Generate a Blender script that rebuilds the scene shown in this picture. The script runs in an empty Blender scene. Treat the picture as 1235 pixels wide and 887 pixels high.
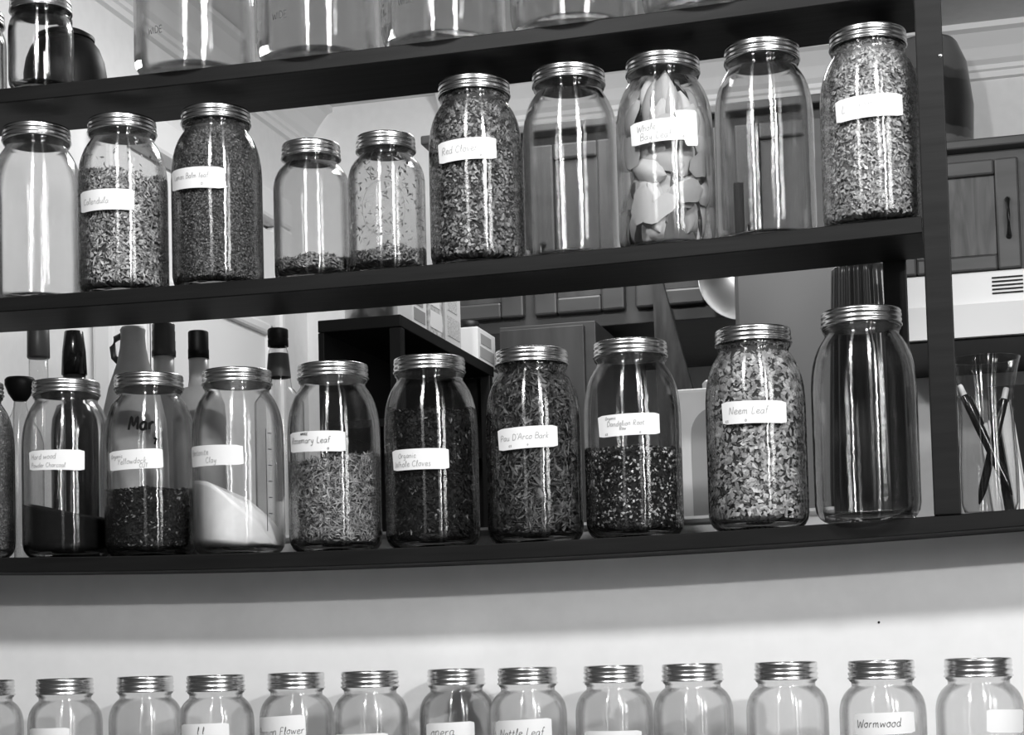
import bpy, bmesh, math, random
import numpy as np
from mathutils import Matrix, Vector
random.seed(7); rng = np.random.default_rng(7)
S = bpy.context.scene
COL = S.collection
# ------------------------------------------------------------------ camera
# world: X runs along the shelf to the right, Y away from the viewer, Z up; z = 0 is the underside of the lowest board
F, CXP, CYP = 2058.49, 617.5, 670.73
CAM = np.array([.002, -1.917, -.1159]); YAW, PITCH, ROLL = -.2602, .0548, -.0258
def basis(y, p, r):
    w = np.array([math.sin(y)*math.cos(p), math.cos(y)*math.cos(p), math.sin(p)])
    a = np.array([math.cos(y), -math.sin(y), 0]); b = np.cross(a, w)
    return math.cos(r)*a+math.sin(r)*b, -math.sin(r)*a+math.cos(r)*b, w
CR, CU, CW = basis(YAW, PITCH, ROLL)
cd = bpy.data.cameras.new('camera'); cam = bpy.data.objects.new('camera', cd); COL.objects.link(cam)
cam.matrix_world = Matrix([[CR[i], CU[i], -CW[i], CAM[i]] for i in range(3)] + [[0, 0, 0, 1]])
cd.sensor_width = 36; cd.lens = F/1235*36; cd.shift_y = (CYP-443.5)/1235; cd.clip_start = .05
S.camera = cam
def ray(x, y): return CW + CR*(x-CXP)/F - CU*(y-CYP)/F
def at(x, y, X=None, Y=None, Z=None):
    d = ray(x, y)
    i, v = (0, X) if X is not None else (1, Y) if Y is not None else (2, Z)
    return CAM + d*(v-CAM[i])/d[i]
# ------------------------------------------------------------------ world, lights, exposure
W = bpy.data.worlds.new('world'); S.world = W; W.use_nodes = True
W.node_tree.nodes['Background'].inputs[0].default_value = (1, 1, 1, 1)
W.node_tree.nodes['Background'].inputs[1].default_value = .05
def lamp(name, loc, power, radius):
    l = bpy.data.lights.new(name, 'POINT'); l.energy = power; l.shadow_soft_size = radius
    o = bpy.data.objects.new(name, l); o.location = loc; COL.objects.link(o); return o
def area(name, loc, target, power, sx, sy):
    l = bpy.data.lights.new(name, 'AREA'); l.energy = power; l.shape = 'RECTANGLE'; l.size = sx; l.size_y = sy
    o = bpy.data.objects.new(name, l); o.location = loc
    o.rotation_euler = (Vector(target)-Vector(loc)).to_track_quat('-Z', 'Y').to_euler(); COL.objects.link(o); return o
lamp('pendant_lamp_light', (1.35, -2.3, 1.04), 130, .05)
lamp('ceiling_lamp_light', (.40, -1.22, 1.32), 72, .10)
lamp('second_ceiling_lamp_light', (-.75, -1.22, 1.32), 66, .10)
area('dining_window_light', (1.55, -1.75, .75), (-.3, 0, .4), 12, .36, .9)
area('kitchen_ceiling_light', (-.75, 1.35, 1.33), (-.75, 1.35, 0), 15, .5, .5)
S.view_settings.view_transform = 'Standard'; S.view_settings.look = 'None'
S.view_settings.exposure = 0; S.view_settings.gamma = 1; S.view_settings.use_curve_mapping = False
cy = S.cycles
cy.max_bounces = 14; cy.transparent_max_bounces = 24; cy.transmission_bounces = 12; cy.glossy_bounces = 5; cy.diffuse_bounces = 4
cy.use_denoising = True; cy.sample_clamp_indirect = 4; cy.blur_glossy = .3
# ------------------------------------------------------------------ materials
def mat(name, col=.5, rough=.5, metal=0., spec=.5):
    m = bpy.data.materials.new(name); m.use_nodes = True
    b = m.node_tree.nodes['Principled BSDF']
    b.inputs['Base Color'].default_value = (col, col, col, 1); b.inputs['Roughness'].default_value = rough
    b.inputs['Metallic'].default_value = metal; b.inputs['Specular IOR Level'].default_value = spec
    return m
def N(m, t, **k):
    n = m.node_tree.nodes.new(t)
    for a, v in k.items(): setattr(n, a, v)
    return n
def L(m, a, b): m.node_tree.links.new(a, b)
def ramp(m, stops):
    r = N(m, 'ShaderNodeValToRGB'); e = r.color_ramp.elements
    while len(e) < len(stops): e.new(.5)
    for k, (p, v) in enumerate(stops): e[k].position = p; e[k].color = (v, v, v, 1)
    return r
def noisy(name, a, b, scale=8, rough=.5, stretch=(1, 1, 1), bump=0, detail=4, metal=0, spec=.5):
    m = mat(name, a, rough, metal, spec); bs = m.node_tree.nodes['Principled BSDF']
    tc = N(m, 'ShaderNodeTexCoord'); mp = N(m, 'ShaderNodeMapping'); mp.inputs['Scale'].default_value = stretch
    nz = N(m, 'ShaderNodeTexNoise'); nz.inputs['Scale'].default_value = scale; nz.inputs['Detail'].default_value = detail
    r = ramp(m, [(.3, a), (.7, b)])
    L(m, tc.outputs['Object'], mp.inputs[0]); L(m, mp.outputs[0], nz.inputs['Vector']); L(m, nz.outputs[0], r.inputs[0]); L(m, r.outputs[0], bs.inputs['Base Color'])
    if bump:
        bp = N(m, 'ShaderNodeBump'); bp.inputs['Strength'].default_value = bump; bp.inputs['Distance'].default_value = .002
        L(m, nz.outputs[0], bp.inputs['Height']); L(m, bp.outputs[0], bs.inputs['Normal'])
    return m
def flake_mat(name, stops, rough=.7):
    m = mat(name, .3, rough, 0, .25); bs = m.node_tree.nodes['Principled BSDF']
    g = N(m, 'ShaderNodeNewGeometry'); r = ramp(m, stops)
    L(m, g.outputs['Random Per Island'], r.inputs[0]); L(m, r.outputs[0], bs.inputs['Base Color'])
    return m
def glass_mat(name, tint=.97, lo=.38, hi=.72, ripple=.4, edge=.66):
    m = bpy.data.materials.new(name); m.use_nodes = True; nt = m.node_tree; nt.nodes.clear()
    out = N(m, 'ShaderNodeOutputMaterial'); tc = N(m, 'ShaderNodeTexCoord'); mp = N(m, 'ShaderNodeMapping'); mp.inputs['Scale'].default_value = (22, 22, 60)
    nz = N(m, 'ShaderNodeTexNoise'); nz.inputs['Scale'].default_value = 1.; nz.inputs['Detail'].default_value = 2
    bp = N(m, 'ShaderNodeBump'); bp.inputs['Strength'].default_value = ripple; bp.inputs['Distance'].default_value = .0022
    L(m, tc.outputs['Object'], mp.inputs[0]); L(m, mp.outputs[0], nz.inputs['Vector']); L(m, nz.outputs[0], bp.inputs['Height'])
    tr = N(m, 'ShaderNodeBsdfTransparent'); tr.inputs[0].default_value = (tint, tint, tint, 1)
    gl = N(m, 'ShaderNodeBsdfGlossy'); gl.inputs['Roughness'].default_value = .10; gl.inputs['Anisotropy'].default_value = .9; tg = N(m, 'ShaderNodeTangent'); tg.direction_type = 'RADIAL'; tg.axis = 'Z'; L(m, tg.outputs[0], gl.inputs['Tangent'])
    gs = N(m, 'ShaderNodeBsdfGlass'); gs.inputs['IOR'].default_value = 1.47; gs.inputs['Roughness'].default_value = 0
    gs.inputs['Color'].default_value = (edge, edge, edge, 1)
    lf = N(m, 'ShaderNodeLayerWeight'); lf.inputs['Blend'].default_value = .5
    mr = N(m, 'ShaderNodeMapRange'); mr.inputs['From Min'].default_value = lo; mr.inputs['From Max'].default_value = hi
    pw = N(m, 'ShaderNodeMath', operation='POWER'); pw.inputs[1].default_value = 4.5; sl = N(m, 'ShaderNodeMath', operation='MULTIPLY_ADD'); sl.inputs[1].default_value = .7; sl.inputs[2].default_value = .055
    L(m, lf.outputs['Facing'], pw.inputs[0]); L(m, pw.outputs[0], sl.inputs[0])
    m1 = N(m, 'ShaderNodeMixShader'); m2 = N(m, 'ShaderNodeMixShader')
    L(m, bp.outputs[0], gl.inputs['Normal']); L(m, bp.outputs[0], gs.inputs['Normal'])
    L(m, sl.outputs[0], m1.inputs[0]); L(m, tr.outputs[0], m1.inputs[1]); L(m, gl.outputs[0], m1.inputs[2])
    L(m, lf.outputs['Facing'], mr.inputs[0]); L(m, mr.outputs[0], m2.inputs[0]); L(m, m1.outputs[0], m2.inputs[1]); L(m, gs.outputs[0], m2.inputs[2])
    L(m, m2.outputs[0], out.inputs['Surface'])
    return m
M = {}
M['glass'] = glass_mat('jar_glass')
M['band'] = noisy('zinc_band', .62, .78, 60, .27, metal=1.)
M['lid'] = mat('tin_lid', .7, .22, 1.)
M['paper'] = noisy('label_paper', .86, .92, 30, .6)
M['ink'] = mat('pale_ink', .40, .7)
M['ink_dark'] = mat('dark_ink', .07, .7)
M['marker'] = mat('black_marker', .008, .9, 0, .1)
M['black_wood'] = noisy('black_stained_wood', .007, .013, 6, .5, (1, 12, 12), .15, spec=.2)
M['wall'] = noisy('painted_wall', .80, .84, 40, .75, bump=.04)
M['ceiling'] = noisy('ceiling_paint', .78, .82, 40, .9, bump=.05)
M['trimw'] = mat('white_gloss_paint', .84, .4)
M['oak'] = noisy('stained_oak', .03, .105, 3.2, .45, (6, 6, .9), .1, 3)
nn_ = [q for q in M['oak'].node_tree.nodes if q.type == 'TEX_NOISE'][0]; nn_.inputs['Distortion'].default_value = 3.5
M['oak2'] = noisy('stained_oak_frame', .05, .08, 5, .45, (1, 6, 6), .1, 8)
M['oak_shaded'] = noisy('shaded_oak', .018, .05, 4, .45, (7, 7, .9), .1, 8)  # the kitchen oak again, shade of the middle run put into its colour
M['oak_shaded2'] = noisy('shaded_oak_frame', .03, .045, 5, .45, (1, 6, 6), .1, 8)  # frame oak with the same shade in its colour
M['dark'] = mat('flat_black', .006, .5, 0, .2)
M['gblack'] = mat('gloss_black', .012, .18)
M['enamel'] = mat('white_enamel', .78, .3)
M['grey'] = mat('grey_enamel', .13, .4)
M['steel'] = mat('brushed_steel', .55, .3, 1.)
M['floor'] = noisy('floor_boards', .06, .1, 4, .5, (1, 8, 8))
M['table'] = noisy('table_wood', .06, .1, 4, .45, (1, 8, 8))
# ------------------------------------------------------------------ mesh helpers
def mesh(name, v, f, m, parent=None, smooth=False, loc=None):
    me = bpy.data.meshes.new(name); me.from_pydata([tuple(p) for p in v], [], f); me.update()
    if smooth: me.polygons.foreach_set('use_smooth', [True]*len(me.polygons))
    if m: me.materials.append(m)
    o = bpy.data.objects.new(name, me); COL.objects.link(o)
    if parent: o.parent = parent
    if loc is not None: o.location = loc
    return o
def link(name, me, parent=None, loc=None, rz=0):
    o = bpy.data.objects.new(name, me); COL.objects.link(o); o.parent = parent
    if loc is not None: o.location = loc
    o.rotation_euler.z = rz
    return o
def tag(o, label=None, cat=None, group=None, kind=None):
    if label: o['label'] = label
    if cat: o['category'] = cat
    if group: o['group'] = group
    if kind: o['kind'] = kind
    return o
def empty(name, loc, label=None, cat=None, group=None, rz=0):
    o = bpy.data.objects.new(name, None); o.location = loc; o.rotation_euler.z = rz; o.empty_display_size = .02
    COL.objects.link(o); return tag(o, label, cat, group)
def boxv(x0, x1, y0, y1, z0, z1):
    return [(x0, y0, z0), (x1, y0, z0), (x1, y1, z0), (x0, y1, z0), (x0, y0, z1), (x1, y0, z1), (x1, y1, z1), (x0, y1, z1)]
BF = [(0, 3, 2, 1), (4, 5, 6, 7), (0, 1, 5, 4), (1, 2, 6, 5), (2, 3, 7, 6), (3, 0, 4, 7)]
def box(name, x0, x1, y0, y1, z0, z1, m, parent=None, bev=0.0015, loc=None):
    x0, x1 = min(x0, x1), max(x0, x1); y0, y1 = min(y0, y1), max(y0, y1); z0, z1 = min(z0, z1), max(z0, z1)
    o = mesh(name, boxv(x0, x1, y0, y1, z0, z1), BF, m, parent, loc=loc)
    bev = min(bev, .3*min(x1-x0, y1-y0, z1-z0))
    if bev > 0:
        bm = bmesh.new(); bm.from_mesh(o.data); bmesh.ops.bevel(bm, geom=bm.edges[:], offset=bev, segments=2, affect='EDGES', profile=.5)
        bm.to_mesh(o.data); bm.free()
    return o
def lathe_data(prof, n=64, closed=False):
    # prof: list of (r, z); r == 0 makes a pole
    v, f, rings = [], [], []
    for r, z in prof:
        if r < 1e-6: rings.append([len(v)]); v.append((0, 0, z))
        else:
            rings.append(list(range(len(v), len(v)+n)))
            v += [(r*math.cos(2*math.pi*k/n), r*math.sin(2*math.pi*k/n), z) for k in range(n)]
    seq = list(zip(rings, rings[1:])) + ([(rings[-1], rings[0])] if closed else [])
    for a, b in seq:
        for k in range(n):
            k2 = (k+1) % n
            if len(a) == 1 and len(b) == 1: continue
            if len(a) == 1: f.append((a[0], b[k2], b[k]))
            elif len(b) == 1: f.append((a[k], a[k2], b[0]))
            else: f.append((a[k], a[k2], b[k2], b[k]))
    return v, f
def lathe_mesh(name, prof, m, n=64, closed=False):
    v, f = lathe_data(prof, n, closed); me = bpy.data.meshes.new(name); me.from_pydata(v, [], f)
    bm = bmesh.new(); bm.from_mesh(me); bmesh.ops.recalc_face_normals(bm, faces=bm.faces[:]); bm.to_mesh(me); bm.free()
    me.polygons.foreach_set('use_smooth', [True]*len(me.polygons)); me.materials.append(m); return me
def lathe(name, prof, m, parent=None, loc=None, n=48, closed=False):
    return link(name, lathe_mesh(name, prof, m, n, closed), parent, loc)
def tube(name, pts, r, m, parent=None, n=10, loc=None):
    pts = [Vector(p) for p in pts]; v, f = [], []
    rad = r if isinstance(r, (list, tuple)) else [r]*len(pts)
    for i, p in enumerate(pts):
        t = (pts[min(i+1, len(pts)-1)]-pts[max(i-1, 0)]).normalized()
        a = t.cross(Vector((0, 0, 1)) if abs(t.z) < .9 else Vector((1, 0, 0))).normalized(); b = t.cross(a)
        for k in range(n):
            q = 2*math.pi*k/n; v.append(tuple(p+(a*math.cos(q)+b*math.sin(q))*rad[i]))
    for i in range(len(pts)-1):
        for k in range(n): f.append((i*n+k, i*n+(k+1) % n, (i+1)*n+(k+1) % n, (i+1)*n+k))
    f.append(tuple(range(n-1, -1, -1))); f.append(tuple((len(pts)-1)*n+k for k in range(n)))
    return mesh(name, v, f, m, parent, True, loc)
def spline(pts, per=6):
    P = np.array(pts, float)
    if len(P) < 3: return P
    Q = np.vstack([2*P[0]-P[1], P, 2*P[-1]-P[-2]]); o = []
    for i in range(1, len(Q)-2):
        for t in np.linspace(0, 1, per, endpoint=False):
            a, b, c, d = Q[i-1], Q[i], Q[i+1], Q[i+2]
            o.append(.5*(2*b+(c-a)*t+(2*a-5*b+4*c-d)*t*t+(3*b-a-3*c+d)*t**3))
    return np.array(o+[P[-1]])
# ------------------------------------------------------------------ the room
FL, CE = -1.07, 1.37
YB, XL = 2.38, -1.70
def struct(o): o['kind'] = 'structure'; return o
struct(box('floor', -4, 4, -4.5, YB+.1, FL-.05, FL, M['floor'], bev=0))
struct(box('ceiling', XL-.1, 3.2, .1, YB+.1, CE, CE+.06, M['ceiling'], bev=0))
struct(box('wall_back', XL-.1, 3.2, YB, YB+.1, FL, CE, M['wall'], bev=0))
struct(box('wall_left', XL-.1, XL, .3, YB, FL, CE, M['wall'], bev=0))

def crown(name, pts0, pts1, dirn):
    # profile (out from wall, down from ceiling)
    pr = [(0, 0), (.085, 0), (.085, -.014), (.07, -.02), (.045, -.05), (.03, -.075), (.018, -.085), (.018, -.096), (.012, -.1), (.012, -.115), (0, -.118)]
    v = []
    for p in (pts0, pts1):
        v += [(p[0]+dirn[0]*a, p[1]+dirn[1]*a, CE+b) for a, b in pr]
    n = len(pr); f = [(i, (i+1) % n, n+(i+1) % n, n+i) for i in range(n)]+[tuple(range(n-1, -1, -1)), tuple(range(n, 2*n))]
    return struct(mesh(name, v, f, M['trimw']))
crown('trim_1', (-1.30, YB), (3.2, YB), (0, -1))
crown('trim_2', (XL, .3), (XL, YB), (1, 0))
# door in the left wall
d1 = struct(empty('door_1', (XL, 1.68, FL)))
box('door_slab', .001, .03, -.40, .40, 0, 2.03, M['trimw'], d1)
for z0, z1 in ((.25, .85), (1.0, 1.78)):
    box('door_panel', .03, .042, -.30, .34, z0, z1, M['trimw'], d1, .012)
    for a in ((-.30, .34, z0, z0+.03), (-.30, .34, z1-.03, z1)): box('panel_moulding', .028, .055, *a, M['trimw'], d1, .01)
    for a in ((-.30, -.27, z0, z1), (.31, .34, z0, z1)): box('panel_moulding', .028, .055, *a, M['trimw'], d1, .01)
for y0, y1, z0, z1 in ((.41, .49, 0, 2.049), (-.49, -.41, 0, 2.049), (-.49, .49, 2.05, 2.13)):
    box('door_casing', .001, .05, y0, y1, z0, z1, M['trimw'], d1, .01)
# ------------------------------------------------------------------ shelf unit with sagging boards
D, T = .13, .019
ZM, ZT = .3321, .603
SG = {'b': .0293, 'm': .0193, 't': .0207}
def sag(X, k): return SG[k]*((X+.62)**2-.62**2)
def board(name, x0, x1, y0, y1, z, k, parent, t=T):
    n = 40; v, f = [], []; c = .0012
    prof = [(y0+c, 0), (y1-c, 0), (y1, c), (y1, t-c), (y1-c, t), (y0+c, t), (y0, t-c), (y0, c)]
    for i in range(n+1):
        x = x0+(x1-x0)*i/n
        v += [(x, a, z+b+sag(x, k)) for a, b in prof]
    for i in range(n):
        for j in range(8): f.append((i*8+j, i*8+(j+1) % 8, (i+1)*8+(j+1) % 8, (i+1)*8+j))
    f.append(tuple(range(7, -1, -1))); f.append(tuple(n*8+j for j in range(8)))
    return mesh(name, v, f, M['black_wood'], parent)
ledge = tag(board('ledge', -1.75, .55, 0, .37, 0, 'b', None), 'long black-stained wooden ledge board carrying the lower row of labelled jars', 'ledge')
# the half wall under the ledge, its top following the sagging board
n = 46; v, f = [], []
for i in range(n+1):
    x = -1.75+2.3*i/n; z = sag(x, 'b')-.0005
    v += [(x, .085, FL), (x, .2, FL), (x, .2, z), (x, .085, z)]
for i in range(n): f += [(i*4+k, i*4+(k+1) % 4, i*4+4+(k+1) % 4, i*4+4+k) for k in range(4)]
f += [(3, 2, 1, 0), (n*4, n*4+1, n*4+2, n*4+3)]
struct(mesh('wall_front', v, f, M['wall']))
unit = empty('shelf_unit', (0, 0, 0), 'black-stained open wooden shelf unit with narrow boards standing on the black ledge', 'shelf')
board('shelf_board', -1.36, -.031, 0, D, ZM, 'm', unit)
board('shelf_board', -1.36, -.031, 0, D, ZT, 't', unit)
def zled(X): return T+sag(X, 'b')
box('post', -.030, -.001, -.002, .03, zled(-.015), 1.05, M['black_wood'], unit)
box('post', -1.39, -1.361, -.002, .03, zled(-1.375), 1.05, M['black_wood'], unit)
box('rear_post', -.080, -.053, D+.001, D+.02, zled(-.07), 1.05, M['black_wood'], unit)
box('rear_post', -1.33, -1.30, D+.001, D+.02, zled(-1.3), 1.05, M['black_wood'], unit)
lathe('screw_head', [(0, .0015), (.002, .001), (.0028, 0)], M['steel'], unit, n=12).matrix_world = Matrix.Translation(at(1134, 67, Y=-.0021)) @ Matrix.Rotation(math.pi/2, 4, 'X')
# ------------------------------------------------------------------ jars
def glass_prof(outer, th, base_th=.005, push=.004):
    """outer: (r,z) from base edge to the rim; closes into a shell"""
    o = [(0, push), (outer[0][0]*.55, push), (outer[0][0]*.8, push*.5)] + outer
    rim = outer[-1]
    inn = [(rim[0]-th, rim[1])]
    for r, z in reversed(outer[1:-1]):
        inn.append((max(r-th, .004), max(z, base_th+.003)))
    # clean base
    inn = [p for p in inn if p[1] > base_th+.004]
    r0 = inn[-1][0]
    inn += [(r0-.004, base_th+.003), (r0*.8, base_th+push*.7), (r0*.5, base_th+push), (0, base_th+push)]
    return o+inn, inn
def arc(cx, cz, rx, rz, a0, a1, n=7):
    return [(cx+rx*math.cos(math.radians(a0+(a1-a0)*i/n)), cz+rz*math.sin(math.radians(a0+(a1-a0)*i/n))) for i in range(n+1)]
KIND = {}
def smooth_prof(pts, per=4):
    return [tuple(p) for p in spline(pts, per)]
def make_kind(key, R, H, rl, body_top, neck_r, neck_z, band_h, corner=.017, th=.0026):
    outer = [(R-corner*.9, 0.0)] + [(R-corner+corner*math.sin(a), corner*1.15-corner*1.15*math.cos(a)) for a in np.radians([25, 45, 65, 90])]
    outer += [(R, body_top*.5), (R, body_top)]
    h = neck_z-body_top
    outer += [(neck_r+(R-neck_r)*c, body_top+h*s) for c, s in ((.985, .16), (.94, .32), (.85, .49), (.70, .65), (.48, .80), (.24, .91), (.08, .97), (0, 1))]
    outer += [(neck_r, neck_z+.004), (neck_r+.0022, neck_z+.006), (neck_r+.0022, neck_z+.009), (neck_r-.001, neck_z+.011), (neck_r-.002, H-.003)]
    full, inn = glass_prof(outer, th)
    g = lathe_mesh('glass_body', full, M['glass'])
    b0 = H-band_h
    bp = [(rl+.0010, b0), (rl+.0012, b0+.0010), (rl-.0002, b0+.0022), (rl-.0004, b0+.0036), (rl+.0006, b0+.0052), (rl+.0004, b0+.0068), (rl-.0008, b0+.0080),
          (rl-.0008, b0+.0092), (rl+.0004, b0+.0106), (rl+.0004, b0+.0120), (rl-.0006, b0+.0130), (rl, b0+.0140), (rl, H-.0022), (rl-.0006, H-.0006), (rl-.002, H), (rl-.0045, H),
          (rl-.0048, H-.0012), (rl-.0046, H-.002), (rl-.0016, H-.0024), (rl-.0014, b0)]
    bd = lathe_mesh('screw_band', bp, M['band'], 72, True)
    ld = lathe_mesh('lid', [(0, H-.0022), (rl*.66, H-.0022), (rl*.72, H-.0016), (rl*.8, H-.0016), (rl*.86, H-.0022), (rl-.0018, H-.0022), (rl-.0018, H-.003), (0, H-.003)], M['lid'], 48)
    ins = sorted({round(z, 5): r for r, z in inn}.items())
    KIND[key] = dict(g=g, b=bd, l=ld, R=R, H=H, inn=ins, outer=outer, th=th, nz=neck_z)
make_kind('half', .0575, .2335, .0435, .142, .0405, .206, .0175)
make_kind('quart', .0478, .178, .0366, .118, .0335, .152, .0185, .013)
make_kind('small', .0445, .166, .0340, .110, .0312, .1395, .0190, .012)
make_kind('pint', .0415, .120, .0390, .072, .0360, .0965, .0165, .012)
make_kind('gallon', .0765, .262, .0445, .175, .0415, .234, .0175, .022, .0035)
def rin(kind, z):
    k = KIND[kind]['inn']; return np.interp(z, [a for a, _ in k], [b for _, b in k])
def rout(kind, z):
    k = KIND[kind]['outer']; return np.interp(z, [b for _, b in k], [a for a, _ in k])
def jar(kind, X, Y, Z, label, group, rz=None, cat='jar', scale=1.):
    e = empty('mason_jar' if kind != 'gallon' else 'gallon_jar', (X, Y, Z), label, cat, group)
    rz = random.uniform(0, 6.28) if rz is None else rz
    k = KIND[kind]
    for nm, me in (('glass_body', k['g']), ('screw_band', k['b']), ('lid', k['l'])): link(nm, me, e, (0, 0, 0), rz)
    e.scale = (scale,)*3
    e['_k'] = kind
    return e
# ---------------------------------------------------- handwriting: a single-stroke script
GL = {
 'a': (4, '3.4,3.4 2,4 .6,2.8 .5,1 1.6,0 2.8,.8 3.4,3.6 3.3,.8 4.2,.3'), 'b': (4, '.6,7.5 .7,.2 .7,2.6 2,3.8 3.4,2.8 3.2,.6 1.8,0 .7,.6'),
 'c': (3.6, '3.3,3.2 2,4 .6,2.6 .8,.7 2,0 3.6,.8'), 'd': (4, '3.3,3.3 1.8,4 .5,2.5 .7,.5 2,0 3.1,1 3.5,7.6 3.4,.8 4.2,.3'),
 'e': (3.6, '.5,1.8 2,2 3.2,3 2.4,4 1,3.5 .5,1.6 1.4,.1 2.8,.2 3.8,1'), 'f': (3, '2.8,6.8 2,7.6 1.3,6.4 1.2,0;.2,4 2.6,4.2'),
 'g': (4, '3.3,3.4 1.8,4 .5,2.6 1,.7 2.4,.6 3.3,2.2 3.4,-1.6 2.2,-3 .8,-2.2'), 'h': (4, '.6,7.6 .7,0;.7,2.4 2,4 3.2,3.2 3.3,.5 4.2,.2'),
 'i': (1.8, '.6,3.9 .7,.5 1.6,.2;.7,5.6 .9,5.8'), 'k': (3.6, '.6,7.6 .7,0;3,3.9 .8,1.9 3.2,0'), 'l': (2, '.4,.8 1.4,5 1.3,7.4 .7,6 .8,.8 1.8,.3'),
 'm': (5.6, '.5,3.9 .6,0;.6,2.6 1.7,4 2.5,3 2.5,0;2.5,2.6 3.8,4 4.6,3 4.7,.4 5.4,.2'), 'n': (4, '.5,3.9 .6,0;.6,2.4 1.9,4 3,3.2 3.1,.5 4,.2'),
 'o': (3.8, '2,4 .6,3 .6,.9 1.9,0 3.2,1 3.2,3 2,4 3.8,3.6'), 'p': (4, '.6,3.9 .6,-3;.6,2.6 2,4 3.4,2.8 3.1,.6 1.8,0 .7,.7'),
 'r': (3, '.5,3.9 .6,0;.6,2.2 1.6,3.9 2.8,3.6'), 's': (3, '2.6,3.5 1.4,4 .7,3 2.4,1.4 2.3,.2 .5,.2'), 't': (2.8, '1.2,6.4 1.1,.8 2,0 2.7,.5;.1,4.2 2.5,4.4'),
 'u': (4, '.5,3.9 .6,1 1.6,0 2.9,1 3.2,3.9 3.2,.6 4,.2'), 'v': (3.4, '.3,3.9 1.6,0 3,3.8'), 'w': (5, '.3,3.9 1.2,0 2.4,3.2 3.6,0 4.6,3.8'),
 'y': (3.8, '.4,3.9 .8,1.6 2,.8 3.2,3.8;3.3,3.9 2.6,-2 1.4,-3 .5,-2'), "'": (1.4, '.7,7.4 .5,6'),
 'A': (5, '0,0 2.4,7.2 4.6,0;1,2.6 4,2.8'), 'B': (4.6, '.6,0 .7,7.2 3.4,6.8 3.4,4.4 .8,3.8 4,3.4 4,.6 .6,0'), 'C': (4.8, '4.2,6 2.4,7.2 .6,5 .6,2 2.4,0 4.5,1.2'),
 'D': (5, '.8,0 .8,7.2 3.4,6.4 4.6,3.4 3.4,.6 .6,0'), 'E': (4, '3.6,7 .7,7 .7,0 3.7,.1;.7,3.7 3,3.7'), 'F': (4, '.7,0 .8,7 3.8,7.1;.8,3.8 3,3.9'),
 'H': (5, '.7,7.2 .6,0;4.2,7.2 4.1,0;.7,3.6 4.2,3.7'), 'I': (1.6, '.7,7 .7,0'), 'L': (4, '1,7.2 .8,.2 3.8,.3'), 'M': (5.6, '.3,0 1,7 2.8,2 4.6,7 5.2,0'), 'N': (5, '.6,0 .7,7 4,0 4.2,7.2'),
 'O': (5, '2.5,7.2 .6,5 .7,1.8 2.5,0 4.4,2 4.3,5.4 2.5,7.2'), 'P': (4.4, '.8,0 .8,7.2 3.6,6.6 3.6,4 .8,3.4'), 'R': (4.6, '.8,0 .8,7.2 3.6,6.6 3.4,4 .8,3.6 4.2,0'),
 'S': (4, '3.6,6.4 2,7.2 .8,5.6 3.4,2.4 2.4,0 .5,.8'), 'T': (4.4, '.2,7 4.3,7.1;2.2,7 2.2,0'), 'U': (5, '.6,7 .7,1.6 2.4,0 4.2,1.6 4.3,7'), 'W': (6.4, '.3,7 1.5,0 3.2,5.4 4.8,0 6.2,7.2'), 'Y': (4.4, '.3,7.2 2.2,3.6 4.2,7.2;2.2,3.6 1.9,0'),
 'o_': (3, '1.5,3 .4,2 .6,.6 1.8,.2 2.7,1.4 2.3,2.8 1.3,3.1 .9,2.4'), '7': (3, '.3,6 3,6.2 1.4,0'), '3': (3, '.4,6 2.6,5.6 1.4,3.4 2.8,1.8 .6,.2'),
}
def strokes(txt, slant=.18, jit=.18, r=None):
    r = r or random.Random(hash(txt) & 0xffff if False else sum(map(ord, txt)))
    x, out = 0., []
    for ch in txt:
        if ch == ' ': x += 3; continue
        adv, s = GL['o_' if ch == '*' else ch]
        dy = r.uniform(-jit, jit)*1.6
        for part in s.split(';'):
            P = [tuple(map(float, q.split(','))) for q in part.split()]
            P = spline([(a+r.uniform(-jit, jit), b+dy+r.uniform(-jit, jit)) for a, b in P], 4 if len(P) > 2 else 2)
            out.append([(x+a+slant*b, b) for a, b in P])
        x += adv+.6
    return out, x
def ribbon(lines, mapf, w, name, m, parent):
    v, f = [], []
    for P in lines:
        P = np.array(P)
        if len(P) < 2: continue
        d = np.gradient(P, axis=0); d /= np.maximum(np.linalg.norm(d, axis=1, keepdims=True), 1e-9); nn = np.stack([-d[:, 1], d[:, 0]], 1)*w/2
        b = len(v)
        for p, q in zip(P, nn):
            v.append(mapf(*(p+q))); v.append(mapf(*(p-q)))
        f += [(b+2*i, b+2*i+2, b+2*i+3, b+2*i+1) for i in range(len(P)-1)]
    return mesh(name, v, f, m, parent)
def hit_jar(e, kind, x, y):
    """pixel -> (theta, z) on the outside of a jar"""
    sc = e.scale[0]; R = KIND[kind]['R']*sc + .0004; d = ray(x, y); o = CAM-np.array(e.location)
    a = d[0]**2+d[1]**2; b = o[0]*d[0]+o[1]*d[1]; c = o[0]**2+o[1]**2-R*R; q = b*b-a*c
    t = (-b-math.sqrt(max(q, 0)))/a; p = o+d*t
    return math.atan2(p[1], p[0]), p[2]/sc
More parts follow.
